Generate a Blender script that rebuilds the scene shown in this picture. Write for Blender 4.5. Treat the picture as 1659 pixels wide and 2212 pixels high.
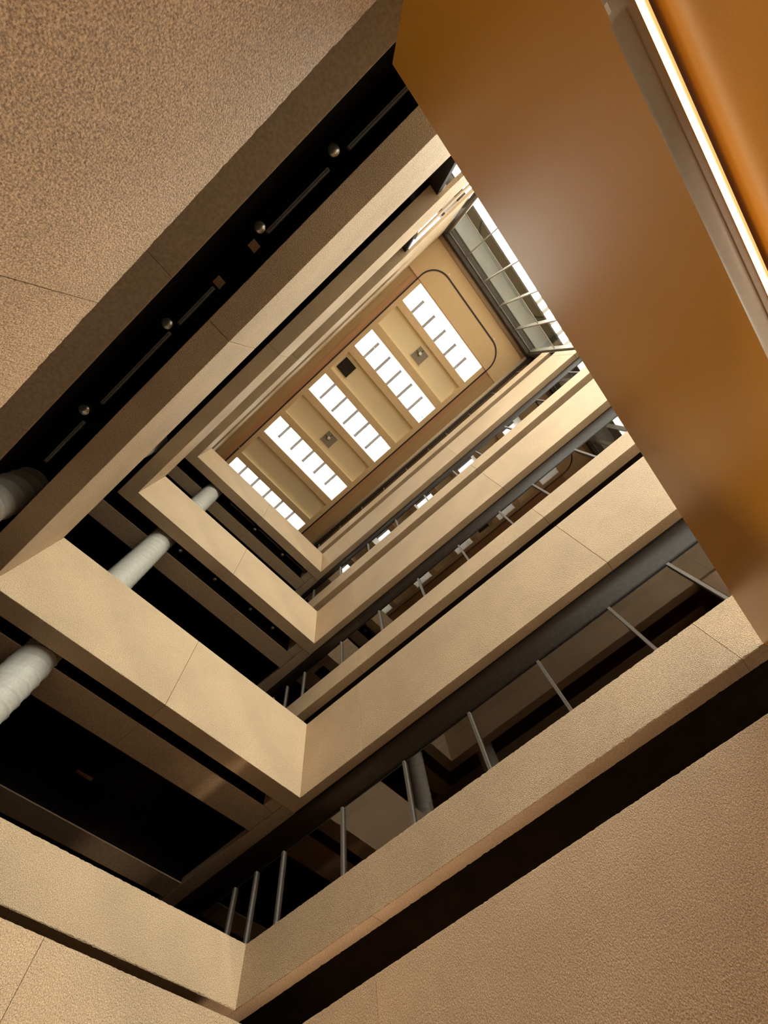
import bpy, bmesh, math, random
from mathutils import Matrix, Vector
random.seed(7)
for o in list(bpy.data.objects): bpy.data.objects.remove(o, do_unlink=True)
S = bpy.context.scene
COL = S.collection

# ------------------------------------------------------------------ camera
U = 4.3            # metres per plan unit (distance from the camera to the windowed side)
EYE = 1.6          # camera height above the ground floor
def W(x, y, h): return Vector((x*U, y*U, EYE + h*U))
R = ((0.75030343, 0.65354704, -0.09960439),
     (0.6469136, -0.69479055, 0.31427517),
     (0.13618941, -0.30023717, -0.9440922))
cd = bpy.data.cameras.new('camera'); cam = bpy.data.objects.new('camera', cd); COL.objects.link(cam)
cam.matrix_world = Matrix.Translation((0, 0, EYE)) @ Matrix(R).transposed().to_4x4()
cd.sensor_fit = 'HORIZONTAL'; cd.sensor_width = 36.0; cd.lens = 36.0*915.0/1659.0
cd.clip_start = 0.05; cd.clip_end = 500
S.camera = cam

# ------------------------------------------------------------------ sky and exposure
wd = bpy.data.worlds.new('overcast_sky'); S.world = wd; wd.use_nodes = True
bg = wd.node_tree.nodes['Background']
bg.inputs[0].default_value = (1.0, 0.94, 0.85, 1); bg.inputs[1].default_value = 7.2
vs = S.view_settings
vs.view_transform = 'Standard'; vs.look = 'None'; vs.gamma = 1.0; vs.use_curve_mapping = False
vs.exposure = 0.55

def portal(name, loc, rot, sx, sy):
    l = bpy.data.lights.new(name, 'AREA'); l.shape = 'RECTANGLE'; l.size = sx; l.size_y = sy
    l.cycles.is_portal = True
    o = bpy.data.objects.new(name, l); COL.objects.link(o); o.location = loc; o.rotation_euler = rot
SLOTS = [-.333, -.193, -.0525, .087, .2265]
HR = 3.97; HT = 4.28
for sc in SLOTS:
    portal('sky_portal', W(sc*HR, .379, HT+.03), (0, 0, 0), .206*U, .894*U)
portal('sky_portal', W(1.42, .4, 2.3), (0, math.radians(90), 0), 3.2*U, 1.2*U)
portal('sky_portal', W(1.1, -.5, 2.3), (math.radians(90), 0, 0), .6*U, 3.2*U)

# unseen fill lights added near the ground to brighten the lower parapets
def fill_light(x, y, h, rot, w, e):
    l = bpy.data.lights.new('ground_fill_light', 'AREA'); l.shape = 'RECTANGLE'; l.size = w; l.size_y = .35; l.energy = e; l.color = (1, .74, .53)
    o = bpy.data.objects.new('ground_fill_light', l); COL.objects.link(o); o.location = W(x, y, h); o.rotation_euler = rot
Q = math.radians(90)
fill_light(-.85, 1.34, .03, (-Q, 0, 0), 4.0, 125)
fill_light(-.95, -.9, .03, (Q, 0, 0), 3.6, 105)
fill_light(-2.2, .4, .03, (0, -Q, 0), 4.0, 8)

# ------------------------------------------------------------------ materials
def M(name, col, rough=.6, metal=0, spec=.5, coat=0, coat_r=.2):
    m = bpy.data.materials.new(name); m.use_nodes = True
    b = m.node_tree.nodes['Principled BSDF']
    b.inputs['Base Color'].default_value = (*col, 1); b.inputs['Roughness'].default_value = rough
    b.inputs['Metallic'].default_value = metal; b.inputs['Specular IOR Level'].default_value = spec
    b.inputs['Coat Weight'].default_value = coat; b.inputs['Coat Roughness'].default_value = coat_r
    return m
def tex(m, scale, cols, bump=0, dist=.01, stretch=(1, 1, 1), detail=3, pos=(.35, .65), second=None, bscale=None):
    nt = m.node_tree; n = nt.nodes; L = nt.links; b = n['Principled BSDF']
    tc = n.new('ShaderNodeTexCoord'); mp = n.new('ShaderNodeMapping'); mp.inputs['Scale'].default_value = stretch
    L.new(tc.outputs['Object'], mp.inputs[0])
    t = n.new('ShaderNodeTexNoise'); t.inputs['Scale'].default_value = scale; t.inputs['Detail'].default_value = detail
    L.new(mp.outputs[0], t.inputs['Vector'])
    r = n.new('ShaderNodeValToRGB'); r.color_ramp.elements[0].position = pos[0]; r.color_ramp.elements[1].position = pos[1]
    r.color_ramp.elements[0].color = (*cols[0], 1); r.color_ramp.elements[1].color = (*cols[1], 1)
    L.new(t.outputs['Fac'], r.inputs[0]); out = r.outputs[0]
    if second:
        t2 = n.new('ShaderNodeTexNoise'); t2.inputs['Scale'].default_value = second[0]; t2.inputs['Detail'].default_value = 4
        L.new(tc.outputs['Object'], t2.inputs['Vector'])
        r2 = n.new('ShaderNodeValToRGB'); r2.color_ramp.elements[0].position = .35; r2.color_ramp.elements[1].position = .65
        a, z = second[1]
        r2.color_ramp.elements[0].color = (*a, 1); r2.color_ramp.elements[1].color = (*z, 1)
        L.new(t2.outputs['Fac'], r2.inputs[0])
        mx = n.new('ShaderNodeMix'); mx.data_type = 'RGBA'; mx.blend_type = 'MULTIPLY'; mx.inputs[0].default_value = 1
        L.new(out, mx.inputs[6]); L.new(r2.outputs[0], mx.inputs[7]); out = mx.outputs[2]
    L.new(out, b.inputs['Base Color'])
    if bump:
        bp = n.new('ShaderNodeBump'); bp.inputs['Strength'].default_value = bump; bp.inputs['Distance'].default_value = dist
        src = t
        if bscale:
            src = n.new('ShaderNodeTexNoise'); src.inputs['Scale'].default_value = bscale; src.inputs['Detail'].default_value = 4
            L.new(mp.outputs[0], src.inputs['Vector'])
        L.new(src.outputs['Fac'], bp.inputs['Height']); L.new(bp.outputs[0], b.inputs['Normal'])
    return m
CON = tex(M('bush_hammered_concrete', (.6, .46, .3), .62, spec=.6), 140, ((.31, .208, .12), (.83, .62, .395)), bump=1.0, dist=.014,
          stretch=(1, 1, .75), detail=6, pos=(.33, .63), second=(1.1, ((.9, .89, .87), (1.05, 1.04, 1.02))), bscale=110)
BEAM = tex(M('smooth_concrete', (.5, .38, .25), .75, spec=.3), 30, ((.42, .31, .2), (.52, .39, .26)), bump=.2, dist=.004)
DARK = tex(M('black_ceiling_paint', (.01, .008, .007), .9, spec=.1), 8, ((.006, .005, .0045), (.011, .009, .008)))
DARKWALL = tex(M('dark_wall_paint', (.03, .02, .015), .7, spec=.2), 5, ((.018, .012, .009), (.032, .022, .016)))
ROOM = tex(M('room_brown_wall', (.12, .07, .04), .7), 3, ((.12, .065, .034), (.18, .1, .055)))
BRONZE = tex(M('dark_bronze_metal', (.02, .014, .01), .5, spec=.13), 20, ((.016, .011, .008), (.024, .017, .013)))
COLM = tex(M('column_paint', (.6, .59, .54), .5), 25, ((.44, .425, .37), (.5, .485, .43)), bump=.08, dist=.003)
CEIL = tex(M('ceiling_tan_paint', (.5, .35, .19), .7), 6, ((.66, .455, .245), (.68, .47, .253)))
PANEL = tex(M('ceiling_cream_panel', (.7, .56, .36), .7), 5, ((.84, .68, .43), (.86, .7, .445)))
WOOD = tex(M('ceiling_redbrown_border', (.38, .2, .09), .5), 7, ((.42, .215, .095), (.5, .265, .125)), stretch=(.15, 6, 1))
WOOD2 = tex(M('ceiling_brown_border', (.36, .22, .1), .5), 7, ((.42, .26, .115), (.49, .305, .14)), stretch=(.15, 6, 1))
GROOVE = tex(M('dark_groove', (.03, .01, .008), .6), 10, ((.025, .009, .007), (.035, .013, .01)))
COPPER = tex(M('copper_seam', (.5, .22, .12), .4), 10, ((.45, .2, .1), (.55, .25, .14)))
WHITE = tex(M('white_shaft_paint', (.82, .8, .76), .6), 6, ((.8, .78, .74), (.84, .82, .78)))
BAR = tex(M('grey_glazing_bar', (.2, .17, .17), .6), 30, ((.18, .15, .15), (.22, .19, .19)))
MULL = tex(M('mullion_metal', (.3, .27, .24), .45, metal=.3), 30, ((.15, .13, .112), (.19, .165, .142)))
ALU = tex(M('aluminium_frame', (.5, .48, .45), .4, metal=.3), 30, ((.46, .44, .41), (.54, .52, .49)))
HEADM = tex(M('dark_window_head', (.07, .055, .04), .6), 20, ((.06, .047, .034), (.08, .063, .046)))
GREYM = tex(M('grey_frame', (.3, .26, .21), .45, metal=.2), 20, ((.26, .225, .18), (.33, .29, .235)))
ORANGE = tex(M('orange_lacquer', (.5, .2, .01), .45, spec=.3, coat=1.0, coat_r=.3), 260, ((.56, .255, .006), (.61, .28, .008)), bump=.05, dist=.001)
ORANGE.node_tree.nodes['Principled BSDF'].inputs['Coat IOR'].default_value = 1.75
LEDH = tex(M('white_lamp_housing', (.72, .68, .62), .35), 40, ((.82, .79, .74), (.86, .83, .78)))
CHROME = tex(M('chrome', (.75, .72, .68), .3, metal=1), 40, ((.72, .69, .65), (.78, .75, .71)))
BLACKM = tex(M('black_metal', (.02, .018, .016), .5), 30, ((.015, .013, .012), (.025, .022, .02)))
TRACKM = tex(M('track_grey_metal', (.16, .145, .13), .5), 30, ((.2, .18, .165), (.25, .23, .21)))
PLATE = tex(M('tan_plate', (.4, .24, .13), .6), 30, ((.3, .18, .095), (.36, .215, .115)))
LAMPBOX = tex(M('lamp_box_grey', (.3, .25, .18), .7), 60, ((.22, .18, .13), (.36, .3, .22)))
FLOORM = tex(M('terrazzo_floor', (.55, .45, .33), .5), 90, ((.11, .075, .045), (.16, .11, .07)))
OUTG = tex(M('outdoor_paving', (.2, .19, .17), .9), 2, ((.17, .16, .145), (.22, .21, .19)))
CANOPY = tex(M('canopy_grey', (.2, .21, .2), .7), 4, ((.42, .44, .41), (.47, .49, .46)))
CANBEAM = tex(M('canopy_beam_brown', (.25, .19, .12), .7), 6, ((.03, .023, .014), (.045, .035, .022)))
def emit(name, col, st):
    m = bpy.data.materials.new(name); m.use_nodes = True; nt = m.node_tree
    b = nt.nodes['Principled BSDF']; b.inputs['Base Color'].default_value = (.9, .85, .8, 1)
    n = nt.nodes.new('ShaderNodeTexNoise'); n.inputs['Scale'].default_value = 3
    r = nt.nodes.new('ShaderNodeValToRGB'); r.color_ramp.elements[0].color = (*col, 1)
    r.color_ramp.elements[1].color = (*[min(1, c*1.02) for c in col], 1)
    nt.links.new(n.outputs['Fac'], r.inputs[0]); nt.links.new(r.outputs[0], b.inputs['Emission Color'])
    b.inputs['Emission Strength'].default_value = st
    return m
LED = emit('led_diffuser', (1, .72, .43), 1.5)
GLOW = emit('led_lens_edge', (1, .5, .16), .75)
def glass(name, tint, refl_rough, ior, tr):
    m = bpy.data.materials.new(name); m.use_nodes = True; nt = m.node_tree; n = nt.nodes; L = nt.links
    n.remove(n['Principled BSDF']); out = n['Material Output']
    t = n.new('ShaderNodeBsdfTransparent'); g = n.new('ShaderNodeBsdfGlossy'); g.inputs['Roughness'].default_value = refl_rough
    ns = n.new('ShaderNodeTexNoise'); ns.inputs['Scale'].default_value = 2
    r = n.new('ShaderNodeValToRGB'); r.color_ramp.elements[0].color = (*[c*tr for c in tint], 1); r.color_ramp.elements[1].color = (*[c*tr*1.04 for c in tint], 1)
    L.new(ns.outputs['Fac'], r.inputs[0]); L.new(r.outputs[0], t.inputs[0])
    f = n.new('ShaderNodeFresnel'); ge = n.new('ShaderNodeNewGeometry'); mi = n.new('ShaderNodeMix')   # same reflectance on both faces of the pane
    mi.inputs[2].default_value = ior; mi.inputs[3].default_value = 1/ior
    L.new(ge.outputs['Backfacing'], mi.inputs[0]); L.new(mi.outputs[0], f.inputs[0])
    mx = n.new('ShaderNodeMixShader'); L.new(f.outputs[0], mx.inputs[0]); L.new(t.outputs[0], mx.inputs[1]); L.new(g.outputs[0], mx.inputs[2])
    L.new(mx.outputs[0], out.inputs[0])
    return m
GLASS = glass('clear_glass', (.93, .97, .96), .02, 1.35, 1.0)
ROOMGLASS = glass('dark_tinted_glass', (.6, .44, .32), .02, 2.0, 1.0)

# ------------------------------------------------------------------ builders
def wloc(o):
    v = Vector(o.location)
    while o.parent: o = o.parent; v += Vector(o.location)
    return v
def link(name, me, mat, loc, parent=None):
    o = bpy.data.objects.new(name, me); COL.objects.link(o)
    if mat and not me.materials: me.materials.append(mat)
    loc = Vector(loc)
    if parent:
        o.parent = parent; o.location = loc - wloc(parent)
    else: o.location = loc
    return o
def root(name, loc, label, cat, group=None):
    o = bpy.data.objects.new(name, None); COL.objects.link(o); o.location = loc; o.empty_display_size = .1
    tag(o, label, cat, group); return o
def tag(o, label, cat, group=None):
    o['label'] = label; o['category'] = cat
    if group: o['group'] = group
    return o
def struct(o, label=None, cat=None):
    o['kind'] = 'structure'
    if label: o['label'] = label
    if cat: o['category'] = cat
    return o
def boxmesh(dx, dy, dz, bev=0):
    bm = bmesh.new(); bmesh.ops.create_cube(bm, size=1)
    bmesh.ops.scale(bm, vec=(dx, dy, dz), verts=bm.verts)
    if bev: bmesh.ops.bevel(bm, geom=bm.edges[:], offset=bev, segments=1, affect='EDGES')
    me = bpy.data.meshes.new('box'); bm.to_mesh(me); bm.free(); return me
def box(name, x0, x1, y0, y1, h0, h1, mat, parent=None, bev=0):
    me = boxmesh((x1-x0)*U, (y1-y0)*U, (h1-h0)*U, bev)
    return link(name, me, mat, W((x0+x1)/2, (y0+y1)/2, (h0+h1)/2), parent)
def cyl(name, c, r, length, axis, mat, parent=None, seg=24, r2=None, smooth=True):
    bm = bmesh.new()
    bmesh.ops.create_cone(bm, cap_ends=True, segments=seg, radius1=r, radius2=r if r2 is None else r2, depth=length)
    if axis == 'X': bmesh.ops.rotate(bm, verts=bm.verts, matrix=Matrix.Rotation(math.pi/2, 3, 'Y'))
    if axis == 'Y': bmesh.ops.rotate(bm, verts=bm.verts, matrix=Matrix.Rotation(math.pi/2, 3, 'X'))
    me = bpy.data.meshes.new('cyl'); bm.to_mesh(me); bm.free()
    if smooth:
        for p in me.polygons: p.use_smooth = len(p.vertices) == 4
    return link(name, me, mat, c, parent)
def extrude_profile(name, pts, axis, l0, l1, mat, parent=None, smooth=False):
    """closed profile pts [(a,h)] in metres relative to W(0,0,0); axis 'x' -> a is y, axis 'y' -> a is x; l0,l1 metres"""
    n = len(pts); ca = sum(p[0] for p in pts)/n; ch = sum(p[1] for p in pts)/n; cl = (l0+l1)/2
    v = []
    for l in (l0, l1):
        for a, h in pts:
            v.append((l-cl, a-ca, h-ch) if axis == 'x' else (a-ca, l-cl, h-ch))
    f = [(i, (i+1) % n, n+(i+1) % n, n+i) for i in range(n)] + [tuple(range(n))[::-1], tuple(range(n, 2*n))]
    me = bpy.data.meshes.new('profile'); me.from_pydata(v, [], f); me.update()
    bm = bmesh.new(); bm.from_mesh(me); bmesh.ops.recalc_face_normals(bm, faces=bm.faces); bm.to_mesh(me); bm.free()
    if smooth:
        for p in me.polygons: p.use_smooth = len(p.vertices) == 4
    loc = Vector((cl, ca, EYE+ch)) if axis == 'x' else Vector((ca, cl, EYE+ch))
    return link(name, me, mat, loc, parent)

# ------------------------------------------------------------------ levels (plan units above the camera)
FB = [.236, 1.175, 2.113, 3.037]; FT = [.577, 1.520, 2.458, 3.383]
SB = [.686, 1.626, 2.567, 3.487]; ST = [.824, 1.745, 2.700, 3.620]
YA, YC, XB, XD = -.231, 1.0, -1.127, 1.397
XW, X1 = .304, .80        # orange wall, end of the galleries on the left
FLOOR = -EYE/U
G = .0006                 # half joint width

# ------------------------------------------------------------------ setting
struct(box('floor', -2.6, 2.0, -1.2, 2.2, FLOOR-.05, FLOOR, FLOORM))
struct(box('floor_outside', -12, 16, -12, 12, FLOOR-.12, FLOOR-.06, OUTG))
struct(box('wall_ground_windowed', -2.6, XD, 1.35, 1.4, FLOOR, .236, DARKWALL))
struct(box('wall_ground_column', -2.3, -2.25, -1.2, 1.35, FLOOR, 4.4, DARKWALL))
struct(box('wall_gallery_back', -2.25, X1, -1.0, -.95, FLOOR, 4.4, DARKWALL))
struct(box('wall_rooms_back', -2.25, XD+.05, 1.7, 1.75, .236, 4.4, ROOM))
struct(box('wall_rooms_end', XD-.02, XD+.03, 1.06, 1.7, .236, 4.4, ROOM))
struct(box('wall_rooms_start', -2.25, -2.2, 1.06, 1.7, .236, 4.4, ROOM))
# dark wall closing each gallery on the upper left side, daylight beyond
struct(box('wall_gallery_end', X1+.001, X1+.03, -.95, -.2505, FLOOR, 3.96, DARKWALL))

struct(box('wall_sky_blocker', X1+.031, 1.95, -.80, -.75, FLOOR, 2.6, BEAM))  # unseen wall added to keep bright sky out of the lowest windows' reflections
# gallery slabs: black recessed undersides
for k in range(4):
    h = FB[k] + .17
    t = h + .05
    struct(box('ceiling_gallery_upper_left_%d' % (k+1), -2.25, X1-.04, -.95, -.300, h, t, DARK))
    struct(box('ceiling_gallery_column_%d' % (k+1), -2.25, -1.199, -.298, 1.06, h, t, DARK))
    # rooms on the windowed side: slab whose dark underside shows in the slit under the spandrel
    struct(box('ceiling_room_%d' % (k+1), -2.2, XD-.02, 1.062, 1.7, SB[k]+.03, SB[k]+.07, DARKWALL))
    struct(box('wall_slit_back_%d' % (k+1), -2.2, XD-.02, 1.25, 1.27, FB[k], SB[k]+.028, DARKWALL))

# ------------------------------------------------------------------ parapets made of precast panels
def rough_box(name, x0, x1, y0, y1, h0, h1, mat, parent, axis, step=.028, bev=.006):
    """panel whose arrises are chipped along its length (axis 0 = x, 1 = y)"""
    d = [(x1-x0)*U, (y1-y0)*U, (h1-h0)*U]; ln = d[axis]; a = d[1-axis]/2; hh = d[2]/2
    n = max(2, int(ln/step)); rng = random.Random(int(abs(x0*7919+y0*104729+h0*1299709)*1000))
    base = [(-a+bev, -hh), (a-bev, -hh), (a, -hh+bev), (a, hh-bev), (a-bev, hh), (-a+bev, hh), (-a, hh-bev), (-a, -hh+bev)]
    v = []; f = []
    for i in range(n+1):
        t = -ln/2+ln*i/n; j = [max(0, rng.gauss(.0, .0045)) if 0 < i < n else 0 for _ in range(4)]; j = [min(q, .012) for q in j]
        for k, (p, z) in enumerate(base):
            e = j[(((k+1)//2) % 4)]
            p2 = p-math.copysign(e, p); z2 = z-math.copysign(e, z)
            if k in (2, 3, 6, 7): p2 = p
            else: z2 = z
            v.append((t, p2, z2) if axis == 0 else (p2, t, z2))
    for i in range(n):
        for k in range(8):
            q = (i*8+k, i*8+(k+1) % 8, (i+1)*8+(k+1) % 8, (i+1)*8+k); f.append(q)
    f += [tuple(range(8)), tuple(range(n*8, n*8+8))]
    me = bpy.data.meshes.new('rough_panel'); me.from_pydata(v, [], f); me.update()
    bm = bmesh.new(); bm.from_mesh(me); bmesh.ops.recalc_face_normals(bm, faces=bm.faces); bm.to_mesh(me); bm.free()
    return link(name, me, mat, W((x0+x1)/2, (y0+y1)/2, (h0+h1)/2), parent)
def panels_x(name, label, x0, x1, joints, y0, y1, h0, h1, cat='parapet', bev=.004, group=None, mat=None):
    r = root(name, W((x0+x1)/2, (y0+y1)/2, h0), label, cat, group)
    e = [x0] + [j for j in joints if x0 < j < x1] + [x1]
    for a, b in zip(e[:-1], e[1:]):
        aa, bb = a+(G if a > x0 else 0), b-(G if b < x1 else 0)
        if h0 < 1.0: rough_box('concrete_panel', aa, bb, y0, y1, h0, h1, mat or CON, r, 0)
        else: box('concrete_panel', aa, bb, y0, y1, h0, h1, mat or CON, r, bev)
    return r
def panels_y(name, label, y0, y1, joints, x0, x1, h0, h1, cat='parapet', bev=.004, group=None):
    r = root(name, W((x0+x1)/2, (y0+y1)/2, h0), label, cat, group)
    e = [y0] + [j for j in joints if y0 < j < y1] + [y1]
    for a, b in zip(e[:-1], e[1:]):
        aa, bb = a+(G if a > y0 else 0), b-(G if b < y1 else 0)
        if h0 < 1.0: rough_box('concrete_panel', x0, x1, aa, bb, h0, h1, CON, r, 1)
        else: box('concrete_panel', x0, x1, aa, bb, h0, h1, CON, r, bev)
    return r
JC = [-.82, .25, 1.32]; JA = [-1.23, -.16, .91]; JB = [.385]
LA, LB = -.298, -1.197           # inner edges of the soffit lips
LABA = ['rough tan concrete parapet nearest the camera, filling the upper left corner',
        'tan concrete parapet above the black slot with the track spotlights, upper left side',
        'thin-looking tan concrete parapet of the second gallery up, upper left side',
        'highest full tan concrete parapet on the upper left side, below the roof fascia']
for k in range(4):
    ya = YA - (.008 if k == 0 else 0)
    r = panels_x('parapet', LABA[k], XB-.07, X1, JA, LA, ya, FB[k], FT[k], group='parapets of the upper left side')
    # thinner panel past the end of the gallery
    box('concrete_panel', X1, .91-G, -.25, ya, FB[k], FT[k], CON, r, .004)
    box('concrete_panel', .91+G, XD-.03, -.25, ya, FB[k], FT[k], CON, r, .004)
panels_x('roof_fascia', 'narrow cream fascia band right under the ceiling border, upper left side', -2.2, XD-.03, JA, -.26, YA, 3.59, HR, cat='fascia')
LABB = ['lowest concrete parapet in the bottom left corner, under a thin dark line',
        'broad bright parapet at the left edge crossing in front of the lowest visible white column',
        'bright parapet on the column side just below the smallest piece of white column',
        'highest short parapet on the column side, overlapping the leftmost skylight slot']
for k in range(4):
    panels_y('parapet', LABB[k], YA+.0005, YC-.0005, JB, LB, XB, FB[k], FT[k], group='parapets of the column side')
panels_y('spandrel_beam', 'set-back concrete band just above the lowest parapet, bottom left', .09, YC-.0005, [], -1.356, -1.306, SB[0], ST[0], cat='beam')
LABC = ['large concrete parapet filling the bottom right corner of the windowed side',
        'broad concrete parapet with two joints over the lowest row of windows, windowed side',
        'concrete parapet over the middle row of windows, windowed side',
        'highest parapet of the windowed side, meeting the tall glass wall']
LABS = ['concrete spandrel under the lowest row of big dark windows',
        'narrow concrete spandrel under the middle row of windows, thin dark slit below it',
        'narrow concrete spandrel under the upper row of windows with white reflections',
        'thinnest topmost concrete spandrel just under the ceiling, windowed side']
for k in range(4):
    x0 = XB-.07 if k else XB-.07
    panels_x('parapet', LABC[k], x0, XD-.03, JC, YC, 1.040, FB[k], FT[k], group='parapets of the windowed side')
    panels_x('spandrel_beam', LABS[k], -1.306-.05, XD-.03, JC, YC, 1.047, SB[k], ST[k], cat='beam', group='spandrels of the windowed side')

box('transom_panel', .87, XD-.03, -.264, -.256, 2.86, 2.97, BEAM, struct(root('trim_5', W(1.1, -.26, 2.86), 'tan strip panel in the daylight gap behind the upper left parapets', 'trim')))
# ------------------------------------------------------------------ gallery beams (flush with the parapet soffits)
BM = {1: (1.250, 1.375), 2: (1.278, 1.386), 3: (1.283, 1.375)}
WHERE = {1: 'first', 2: 'second', 3: 'third'}
for k in (1, 2, 3):
    h = FB[k]
    r = root('gallery_beam', W(-.6, -.47, h), 'long brown concrete beam under the %s upper gallery, beside the black slot on the upper left' % WHERE[k], 'beam', 'gallery ceiling beams')
    e = [-2.2, -1.23, -.155, X1-.045]
    for a, b in zip(e[:-1], e[1:]):
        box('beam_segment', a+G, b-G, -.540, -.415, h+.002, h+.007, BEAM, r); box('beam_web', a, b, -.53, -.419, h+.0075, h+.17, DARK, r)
    b0, b1 = BM[k]
    r = root('gallery_beam', W(-b0, .3, h), 'brown concrete beam behind the white column under the %s upper gallery' % WHERE[k], 'beam', 'gallery ceiling beams')
    e = [-.41, .377, .982]
    for a, b in zip(e[:-1], e[1:]):
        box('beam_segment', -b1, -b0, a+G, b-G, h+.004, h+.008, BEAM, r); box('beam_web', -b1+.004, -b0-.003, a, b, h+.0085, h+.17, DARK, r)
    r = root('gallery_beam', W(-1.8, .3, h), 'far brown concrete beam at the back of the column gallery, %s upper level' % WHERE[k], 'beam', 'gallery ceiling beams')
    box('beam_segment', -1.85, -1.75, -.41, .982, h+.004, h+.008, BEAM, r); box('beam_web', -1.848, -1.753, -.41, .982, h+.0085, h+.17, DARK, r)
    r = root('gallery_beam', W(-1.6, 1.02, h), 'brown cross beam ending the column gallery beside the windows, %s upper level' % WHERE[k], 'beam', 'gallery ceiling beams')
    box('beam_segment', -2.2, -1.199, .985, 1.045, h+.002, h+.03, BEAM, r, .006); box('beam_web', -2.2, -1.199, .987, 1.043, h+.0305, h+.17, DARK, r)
    box('beam_stub', -b0+.001, -1.199, .93, .984, h+.003, h+.17, BEAM, r, .01)

# ------------------------------------------------------------------ windowed side: dark bulkheads, mullions, panes
MX = [-2.02, -1.746, -1.47, -1.297*1.05, -1.17*1.05, -.906*1.05, -.643*1.05, -.380*1.05, -.116*1.05, .1415*1.05, .344*1.05, .594*1.05, .857*1.05, 1.12*1.05, 1.31*1.05]
MX[9] = .1415*1.05; MX[10] = .344*1.05
WH = [1.056, 1.986, 2.925, 3.830]
ORD = ['lowest', 'middle', 'upper', 'topmost']
def mullion_mesh(hh):
    bm = bmesh.new()
    w = .0095*U
    for (x, y, dx, dy) in ((0, 0, .5*w, .016*U), (-.33*w, -.001*U, .28*w, .014*U), (.33*w, -.001*U, .28*w, .014*U)):
        g = bmesh.ops.create_cube(bm, size=1)['verts']
        bmesh.ops.scale(bm, vec=(dx, dy, hh*U), verts=g); bmesh.ops.translate(bm, vec=(x, y, 0), verts=g)
    me = bpy.data.meshes.new('mullion'); bm.to_mesh(me); bm.free(); return me
for k in range(4):
    top = WH[k]; bot = ST[k]+.001; nxt = [1.175, 2.113, 3.037, HR][k]
    w = bpy.data.objects.new('window_%d' % (k+1), None); COL.objects.link(w); w.location = W(0, 1.055, bot)
    struct(w, '%s row of dark tinted windows with grey mullions, windowed side' % ORD[k], 'window')
    mm = mullion_mesh(top-bot); mm.materials.append(MULL)
    for x in MX:
        link('mullion', mm, MULL, W(x, 1.0400, (top+bot)/2), w)
    for a, b in zip(MX[:-1], MX[1:]):
        box('glass_pane', a+.005, b-.005, 1.0405, 1.0425, bot+.001, top-.002, ROOMGLASS, w)
    box('sill_rail', -2.2, XD-.03, 1.044, 1.056, bot-.0008, bot+.006, GREYM, w)
    box('head_rail', -2.2, XD-.03, 1.044, 1.07, top, top+.005, BLACKM, w)
    # bulged dark bulkhead between the window head and the parapet soffit
    pts = []; h0, h1 = top+.006, nxt-.002
    for i in range(13):
        t = i/12; pts.append((1.0415*U - .010*U*math.sin(math.pi*t), (h0+(h1-h0)*t)*U))
    pts += [(1.085*U, h1*U), (1.085*U, h0*U)]
    o = extrude_profile('trim_%d' % (k+1), pts, 'x', -2.2*U, (XD-.03)*U, BRONZE, None, True); struct(o, 'dark bulged metal bulkhead over the %s row of windows' % ORD[k], 'bulkhead')
    o = box('ceiling_window_%d' % (k+1), -2.2, XD-.03, 1.086, 1.7, top+.02, top+.05, ROOM); struct(o)

# ------------------------------------------------------------------ columns with spiral seams
def column(x, y, label):
    r0 = .057*U; pitch = .172; z0 = 0; z1 = EYE+(FB[3]+.171)*U; nt = 28
    nz = int((z1-z0)/pitch*10); v = []; f = []
    for i in range(nz+1):
        z = z0+(z1-z0)*i/nz
        for j in range(nt):
            th = 2*math.pi*j/nt
            ph = ((z/pitch - j/nt) % 1.0); d = min(ph, 1-ph)
            rr = r0 + .016*max(0, 1-d/.14) - .003*math.cos(2*math.pi*ph)*0
            v.append((rr*math.cos(th), rr*math.sin(th), z))
    for i in range(nz):
        for j in range(nt):
            a = i*nt+j; b = i*nt+(j+1) % nt; f.append((a, b, b+nt, a+nt))
    me = bpy.data.meshes.new('column'); me.from_pydata(v, [], f); me.update()
    for p in me.polygons: p.use_smooth = True
    o = link('round_column', me, COLM, (x*U, y*U, 0)); tag(o, label, 'column', 'white round columns'); return o
column(-1.272, .006, 'pale white round column with spiral seams rising behind the left parapets')
column(-.93, -.371, 'shaded round column in the dark gallery at the left edge, upper left side')

# ------------------------------------------------------------------ track lights
def spot(x, y, h, r, label, group, top):
    s = root('track_spotlight', W(x, y, h), label, 'spotlight', group)
    c = W(x, y, h)
    hd = cyl('head', c+Vector((0, 0, r*1.2)), r*.9, r*2.2, 'Z', BLACKM, s)
    bm = bmesh.new()
    segs = 28; prof = [(.62, .0), (.78, -.18), (1.0, -.12), (1.02, .3), (.9, .34)]
    for (a, hh) in prof:
        for j in range(segs):
            t = 2*math.pi*j/segs; bm.verts.new((r*a*math.cos(t), r*a*math.sin(t), r*hh))
    bm.verts.ensure_lookup_table()
    for i in range(len(prof)-1):
        for j in range(segs):
            bm.faces.new((bm.verts[i*segs+j], bm.verts[i*segs+(j+1) % segs], bm.verts[(i+1)*segs+(j+1) % segs], bm.verts[(i+1)*segs+j]))
    me = bpy.data.meshes.new('rim'); bm.to_mesh(me); bm.free()
    for p in me.polygons: p.use_smooth = True
    link('rim', me, CHROME, c, hd)
    bm = bmesh.new(); bmesh.ops.create_uvsphere(bm, u_segments=24, v_segments=12, radius=r*.93); bmesh.ops.scale(bm, vec=(1, 1, .45), verts=bm.verts)
    me = bpy.data.meshes.new('lens'); bm.to_mesh(me); bm.free()
    for p in me.polygons: p.use_smooth = True
    link('lens', me, CHROME, c, hd)
    box('stem', x-.003, x+.003, y-.003, y+.003, h+r*2.2/U, top, BLACKM, s)
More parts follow.
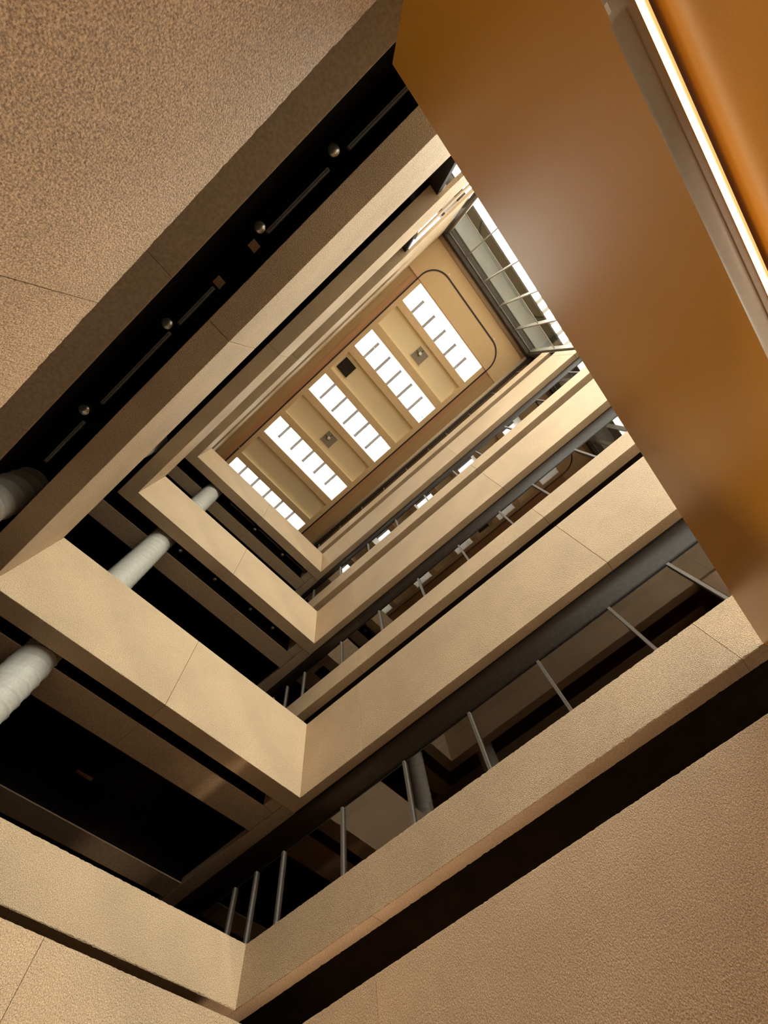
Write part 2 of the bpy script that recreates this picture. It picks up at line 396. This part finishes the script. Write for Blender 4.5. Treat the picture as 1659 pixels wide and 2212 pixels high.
def track(a, b, label, group, x=None, y=None, h=0, top=0):
    if y is not None:
        t = root('light_track', W((a+b)/2, y, h), label, 'light track', group)
        rl = box('rail', a, b, y-.0042, y+.0042, h, h+.008, TRACKM, t, .003); box('channel', a+.003, b-.003, y-.0008, y+.0008, h-.0004, h+.001, BLACKM, rl)
        box('end_cap', a-.004, a, y-.005, y+.005, h+.001, h+.007, BLACKM, t)
        for p in (.2, .8): box('hanger', a+(b-a)*p-.002, a+(b-a)*p+.002, y-.002, y+.002, h+.008, top, BLACKM, t)
    else:
        t = root('light_track', W(x, (a+b)/2, h), label, 'light track', group)
        rl = box('rail', x-.004, x+.004, a, b, h, h+.008, TRACKM, t, .003); box('channel', x-.0008, x+.0008, a+.003, b-.003, h-.0004, h+.001, BLACKM, rl)
        box('end_cap', x-.004, x+.004, a-.004, a, h+.001, h+.007, BLACKM, t)
        for p in (.2, .8): box('hanger', x-.002, x+.002, a+(b-a)*p-.002, a+(b-a)*p+.002, h+.008, top, BLACKM, t)
hA = FB[1]+.05; q = hA/FB[1]
pl = ['nearest the orange wall', 'second from the orange wall, beside a square plate', 'third from the orange wall', 'fourth from the orange wall, nearest the dark column']
for (x, p) in zip((.314, .078, -.241, -.551), pl):
    spot(x*q, -.3555*q, hA, .058, 'chrome-rimmed track spotlight in the black slot, %s' % p, 'spotlights in the long black slot', FB[1]+.17)
pl = ['ending at the orange wall', 'between the first two spotlights', 'starting at a square plate', 'between the third and fourth spotlights', 'nearest the dark column']
for (a, b, p) in ((.345, .62, pl[0]), (.085, .283, pl[1]), (-.220, -.097, pl[2]), (-.508, -.253, pl[3]), (-.731, -.578, pl[4])):
    track(a*q, b*q, 'thin grey light track in the long black slot, %s' % p, 'light tracks in the long black slot', y=-.3392*q, h=hA+.004, top=FB[1]+.17)
for (x, p) in ((.040, 'beside the second spotlight'), (-.079, 'at the end of the short track')):
    r = root('junction_plate', W(x*q, -.338*q, hA), 'small square tan plate in the long black slot, %s' % p, 'plate', 'square plates in the black slot')
    box('plate', (x-.011)*q, (x+.011)*q, -.338*q-.011, -.338*q+.011, hA, hA+.006, PLATE, r, .004); box('cover', (x-.005)*q, (x+.005)*q, -.338*q-.005, -.338*q+.005, hA-.002, hA, PLATE, r); box('conduit', x*q-.003, x*q+.003, -.338*q-.003, -.338*q+.003, hA+.006, FB[1]+.17, BLACKM, r)
hB = FB[3]+.04; q = hB/FB[3]
for (y, p) in ((.41, 'farthest from the windows'), (.693, 'in the middle'), (.939, 'nearest the windows')):
    spot(-1.240*q, y*q, hB, .058, 'small spotlight under the highest column-side parapet, %s' % p, 'spotlights under the highest column gallery', FB[3]+.17)
for (a, b, p) in ((.152, .384, 'first from the column'), (.427, .662, 'second from the column'), (.715, .915, 'nearest the windows')):
    track(a*q, b*q, 'dark light track under the highest column-side parapet, %s' % p, 'light tracks under the highest column gallery', x=-1.217*q, h=hB+.004, top=FB[3]+.17)
hB = FB[2]+.03; q = hB/FB[2]
for (y, p) in ((.110, 'next to the column'), (.339, 'second from the column'), (.594, 'third from the column'), (.762, 'nearest the windows')):
    spot(-1.220*q, y*q, hB, .04, 'tiny dim spotlight behind the middle column-side parapet, %s' % p, 'spotlights under the middle column gallery', FB[2]+.17)
hs = FB[1]+.165; q = hs/FB[1]
r = root('ceiling_plate', W(-1.554*q, .386*q, hs), 'small square tan ceiling plate alone in the black ceiling, lower left', 'plate')
box('plate', -1.554*q-.032, -1.554*q+.032, .386*q-.035, .386*q+.035, hs-.004, hs+.004, PLATE, r, .01); box('cover', -1.554*q-.012, -1.554*q+.012, .386*q-.012, .386*q+.012, hs-.007, hs-.004, PLATE, r)

# ------------------------------------------------------------------ orange wall with its linear lamp
ow = root('orange_wall', W(XW+.04, .385, FLOOR), 'tall smooth glossy orange wall covering the right side', 'wall')
me = boxmesh(.08*U, (YC-YA-.004)*U, (.690-FLOOR)*U, .006)
link('face', me, ORANGE, W(XW+.04, (YA+YC)/2, (.690+FLOOR)/2), ow)
lr = root('linear_lamp', Vector((1.257, .8, EYE+1.4875)), 'white tubular lamp with a glowing strip mounted on the orange wall', 'lamp')
cx, ch, rr = 1.257, 1.4875, .042
def arc_profile(a0, a1, ro, ri, n=20):
    o = [(cx+ro*math.cos(math.radians(a0+(a1-a0)*i/n)), ch+ro*math.sin(math.radians(a0+(a1-a0)*i/n))) for i in range(n+1)]
    i_ = [(cx+ri*math.cos(math.radians(a0+(a1-a0)*i/n)), ch+ri*math.sin(math.radians(a0+(a1-a0)*i/n))) for i in range(n+1)]
    return o+i_[::-1]
extrude_profile('core_tube', arc_profile(-44, 256, rr, rr-.006, 32), 'y', -.92, 3.4, LEDH, lr, True)
cv = extrude_profile('cover', arc_profile(75, 226, rr+.006, rr+.001, 24), 'y', -.178, 3.4, LEDH, lr, True)
extrude_profile('diffuser', [(cx+rr*.93*math.cos(math.radians(a)), ch+rr*.93*math.sin(math.radians(a))) for a in (-104, -98, -92, -86, -80, -74)] + [(cx+.01, ch-.02), (cx-.01, ch-.02)], 'y', -.915, 3.395, LED, lr)
extrude_profile('glow_edge', arc_profile(-72, -46, rr, rr-.004, 6), 'y', -.915, 3.395, GLOW, lr, True)
for y in (-.6, .9, 2.4):
    bk = box('wall_bracket', (cx+.03)/U, XW, (y-.03)/U, (y+.03)/U, (ch-.012)/U, (ch+.012)/U, LEDH, lr)
box('end_bracket', (cx-.043)/U, (cx-.038)/U, -.225/U, -.20/U, (ch-.002)/U, (ch+.012)/U, LEDH, cv)

# ------------------------------------------------------------------ roof ceiling
SX = [(s-.026)*HR for s in SLOTS]; SE = [(s+.026)*HR for s in SLOTS]
PX = [(-.2915, -.2355), (-.1505, -.095), (-.0105, .0435), (.1305, .185)]
PX = [(a*HR, b*HR) for a, b in PX]
SY0, SY1 = -.017*HR, .208*HR
YG0, YG1 = -.028*HR, .2205*HR
XE = 1.346; TH = .06
openings = sorted([(a, b) for a, b in zip(SX, SE)] + PX)
cr = bpy.data.objects.new('ceiling', None); COL.objects.link(cr); cr.location = W(0, .4, HR)
struct(cr, 'tan ceiling with skylight slots and recessed cream panels', 'ceiling')
x = -2.2
for i, (a, b) in enumerate(openings + [(XE-.0, None)]):
    box('ceiling_strip', x, a, SY0, SY1, HR, HR+TH, CEIL, cr); x = b
XGE = .304*HR; rad = .17; gw = .0035*HR*.55
box('ceiling_strip', -2.2, XGE-rad, YG0+gw, SY0, HR, HR+TH, CEIL, cr); box('ceiling_strip', -2.2, XGE-rad, SY1, YG1-gw, HR, HR+TH, CEIL, cr)
def arc(cx_, cy_, r_, a0, a1, n=12):
    return [(cx_+r_*math.cos(math.radians(a0+(a1-a0)*i/n)), cy_+r_*math.sin(math.radians(a0+(a1-a0)*i/n))) for i in range(n+1)]
# dark groove as an inset strip following a rounded rectangle, 2 mm proud of the ceiling field
pin = [(-2.2, YG0)]+arc(XGE-rad, YG0+rad, rad, -90, 0)+arc(XGE-rad, YG1-rad, rad, 0, 90)+[(-2.2, YG1)]
def offset_path(path, d):
    out = []
    for i, p in enumerate(path):
        a = path[max(0, i-1)]; b = path[min(len(path)-1, i+1)]
        t = Vector((b[0]-a[0], b[1]-a[1])).normalized(); out.append((p[0]-t.y*d, p[1]+t.x*d))
    return out
def ribbon(name, path, w, h0, h1, mat, parent):
    l = offset_path(path, w); r_ = offset_path(path, -w); n = len(path); o0 = W(0, .4, h0)
    v = []; f = []
    for i in range(n):
        for (px, py) in (l[i], r_[i]):
            for hh in (h0, h1): v.append(W(px, py, hh)-o0)
    for i in range(n-1):
        a = i*4; b = a+4
        f += [(a, a+2, b+2, b), (a+1, b+1, b+3, a+3), (a, b, b+1, a+1), (a+2, a+3, b+3, b+2)]
    me = bpy.data.meshes.new('ribbon'); me.from_pydata(v, [], f); me.update()
    bm = bmesh.new(); bm.from_mesh(me); bmesh.ops.recalc_face_normals(bm, faces=bm.faces); bm.to_mesh(me); bm.free()
    return link(name, me, mat, o0, parent)
box('ceiling_strip', XGE-rad, XE, YG0+gw, SY0, HR, HR+TH, CEIL, cr); box('ceiling_strip', XGE-rad, XE, SY1, YG1-gw, HR, HR+TH, CEIL, cr)
ribbon('dark_groove', pin, .0062, HR-.004, HR+.002, GROOVE, cr)
# border boards on both long sides
box('border_board', -2.2, .2535*HR, -.042*HR, YG0+gw, HR, HR+TH, WOOD, cr); box('border_board', -2.2, .2535*HR, YA-.02, -.042*HR, HR+.004, HR+TH, WOOD2, cr)
box('border_board', -2.2, .2535*HR, YG1-gw, .2315*HR, HR, HR+TH, WOOD, cr); box('border_board', -2.2, .2535*HR, .2315*HR, 1.03, HR+.004, HR+TH, WOOD2, cr)
box('ceiling_strip', .2535*HR, XE, YA-.02, YG0+gw, HR, HR+TH, CEIL, cr); box('ceiling_strip', .2535*HR, XE, YG1-gw, 1.03, HR, HR+TH, CEIL, cr)
box('copper_seam', .2535*HR-.003, .2535*HR+.003, YA, SY0, HR-.004, HR, COPPER, cr); box('copper_seam', .2535*HR-.003, .2535*HR+.003, SY1, .93, HR-.004, HR, COPPER, cr)
box('copper_seam', .2535*HR-.002, .2535*HR+.002, SY0, SY1, HR-.003, HR, COPPER, cr)
cyl('round_trim', W(XE, .385, HR+.002), .022*U, 1.26*U, 'Y', BEAM, cr); cyl('round_trim', W(-.4, 1.028, HR-.018), .018*U, 3.5*U, 'X', BEAM, cr)
# recessed panels
for (a, b) in PX:
    box('recessed_panel', a+.002, b-.002, SY0+.002, SY1-.002, HR+.03, HR+.05, PANEL, cr)
    for (n_, xa, xb, ya_, yb_) in (('panel_side', a-.001, a+.002, SY0, SY1), ('panel_side', b-.002, b+.001, SY0, SY1), ('panel_side', a, b, SY0-.001, SY0+.002), ('panel_side', a, b, SY1-.002, SY1+.001)):
        box(n_, xa, xb, ya_, yb_, HR+.001, HR+.05, PANEL, cr)
# roof cover over everything else, open above the slots
ed = [-2.3]+sum([[a-.013, b+.013] for a, b in zip(SX, SE)], [])+[XD+.06]
for a, b in zip(ed[0::2], ed[1::2]):
    box('roof_slab', a, b, SY0, SY1, HR+TH+.003, HR+.2, DARKWALL, cr)
box('roof_slab', -2.3, XD+.06, YA-.02, SY0-.003, HR+TH+.003, HR+.2, DARKWALL, cr); box('roof_slab', -2.3, XD+.06, SY1+.003, 1.75, HR+TH+.003, HR+.2, DARKWALL, cr)
box('roof_slab', -2.3, X1, -1.0, YA-.022, HR, HR+.2, DARKWALL, cr)
# skylight shafts
LS = ['leftmost skylight slot, partly hidden by the highest short parapet', 'second skylight slot from the left', 'middle skylight slot in the ceiling', 'fourth skylight slot, left of the last one', 'skylight slot nearest the rounded end of the ceiling']
BY = [.062, .2255, .389, .552, .7155]
for i, (a, b) in enumerate(zip(SX, SE)):
    s = bpy.data.objects.new('window_%d' % (6+i), None); COL.objects.link(s); s.location = W((a+b)/2, .38, HR)
    struct(s, 'bright ' + LS[i] + ', with five thin bars', 'skylight')
    box('shaft_wall', a-.012, a, SY0, SY1, HR+TH, HT+.05, WHITE, s); box('shaft_wall', b, b+.012, SY0, SY1, HR+TH, HT+.05, WHITE, s)
    box('shaft_wall', a-.012, b+.012, SY0-.012, SY0, HR+TH, HT+.05, WHITE, s); box('shaft_wall', a-.012, b+.012, SY1, SY1+.012, HR+TH, HT+.05, WHITE, s)
    box('shaft_lining', a-.0005, a+.0015, SY0, SY1, HR+.004, HR+TH+.002, WHITE, s); box('shaft_lining', b-.0015, b+.0005, SY0, SY1, HR+.004, HR+TH+.002, WHITE, s)
    box('shaft_lining', a+.002, b-.002, SY0-.0005, SY0+.0015, HR+.004, HR+TH+.002, WHITE, s); box('shaft_lining', a+.002, b-.002, SY1-.0015, SY1+.0005, HR+.004, HR+TH+.002, WHITE, s)
    for y in BY: box('glazing_bar', a, b, y-.014, y+.014, HT-.01, HT+.012, BAR, s)
    yy = [SY0]+BY+[SY1]
    for c0, c1 in zip(yy[:-1], yy[1:]): box('glass_pane', a, b, c0+.014, c1-.014, HT, HT+.002, GLASS, s)
# ceiling fittings
def square_lamp(x, y, label):
    r = root('recessed_lamp', W(x, y, HR+.03), label, 'ceiling lamp', 'square lamps in the cream panels')
    hs_ = box('housing', x-.058, x+.058, y-.058, y+.058, HR+.024, HR+.0295, LAMPBOX, r)
    box('frame', x-.06, x+.06, y-.062, y-.058, HR+.02, HR+.0295, PANEL, r); box('frame', x-.06, x+.06, y+.058, y+.062, HR+.02, HR+.0295, PANEL, r)
    box('arm', x+.01, x+.056, y-.012, y-.008, HR+.016, HR+.02, BLACKM, r); box('arm', x+.006, x+.01, y-.056, y-.008, HR+.016, HR+.02, BLACKM, r)
    cyl('bulb', W(x+.012, y-.012, HR+.012), .014*U, .016*U, 'Z', LEDH, hs_)
square_lamp(-.486, .380, 'square mottled lamp plate with a small round bulb, left of the middle skylight')
square_lamp(.630, .376, 'square mottled lamp plate with a small round bulb, beside the last skylight')
r = root('ceiling_vent', W(.068, .018, HR+.03), 'dark square vent opening at the upper corner of a cream panel', 'vent')
box('grille', .010, .126, -.041, .077, HR+.024, HR+.0295, DARKWALL, r)
for (a, b, c0, c1) in ((.006, .010, -.045, .081), (.126, .130, -.045, .081), (.010, .126, -.045, -.041), (.010, .126, .077, .081)): box('frame', a, b, c0, c1, HR+.021, HR+.0295, BRONZE, r)
for (x, y, p) in ((1.226, .041, 'near the upper rounded corner'), (1.224, .705, 'near the lower rounded corner'), (-1.136, -.11, 'on the dark groove at the left'), (.30, .80, 'beside the fourth skylight, lower end'), (.36, .06, 'beside the fourth skylight, upper end')):
    r = root('sprinkler_head', W(x, y, HR), 'tiny sprinkler head on the ceiling %s' % p, 'sprinkler', 'ceiling sprinkler heads')
    cyl('stem', W(x, y, HR-.005), .003*U, .01*U, 'Z', CHROME, r, 10); cyl('disc', W(x, y, HR-.011), .006*U, .002*U, 'Z', CHROME, r, 12)

# ------------------------------------------------------------------ tall glass wall at the far end
gw_ = bpy.data.objects.new('window_5', None); COL.objects.link(gw_); gw_.location = W(XD, .4, FLOOR)
struct(gw_, 'tall glass wall with a grid of mullions below the ceiling, far end', 'window')
my = [t*XD for t in (-.143, .020, .1965, .367, .542, .7145)]
HW = [FLOOR, .3, .75, 1.2, 1.65, 2.10, 2.55, 3.0, 3.45, 3.90]
for i, y in enumerate(my):
    t = .004 if 0 < i < 5 else .007
    box('mullion', XD-.012, XD+.03, y-t, y+t, FLOOR, 3.9, GREYM, gw_)
for h in HW[1:]:
    for y0, y1 in zip(my[:-1], my[1:]):
        box('transom', XD-.002, XD+.004, y0+.007, y1-.007, h-.004, h+.004, GREYM, gw_)
for h0, h1 in zip(HW[:-1], HW[1:]):
    for y0, y1 in zip(my[:-1], my[1:]):
        box('glass_pane', XD, XD+.002, y0+.004, y1-.004, h0+.003, h1-.003, GLASS, gw_)
box('jamb', XD-.03, XD+.03, my[0]-.03, my[0]-.008, FLOOR, 3.97, HEADM, gw_)
box('jamb', XD-.03, XD+.03, my[-1]+.008, my[-1]+.05, FLOOR, 3.97, HEADM, gw_)
box('head_panel', XE+.016, XD+.04, my[0]-.04, my[-1]+.06, 3.905, HR+.06, HEADM, gw_)
# canopy outside the glass wall
ca = root('canopy', W(1.55, .4, 3.97), 'grey canopy soffit with brown edge beam and pale slats outside the tall glass wall', 'canopy')
box('shade_strip', XD+.045, 1.475, -.6, 1.6, 3.965, 4.02, CANBEAM, ca); box('soffit', 1.475, 1.605, -.6, 1.6, 3.97, 4.02, CANOPY, ca); box('edge_beam', 1.605, 1.62, -.6, 1.6, 3.80, 3.97, CANBEAM, ca)  # dark strip beside the glass stands in for shade on the soffit
for y in (.70, .80, .92, 1.04, 1.16, 1.28):
    box('overhead_slat', 1.6202, 2.2, y, y+.032, 3.94, 3.97, ALU, ca)
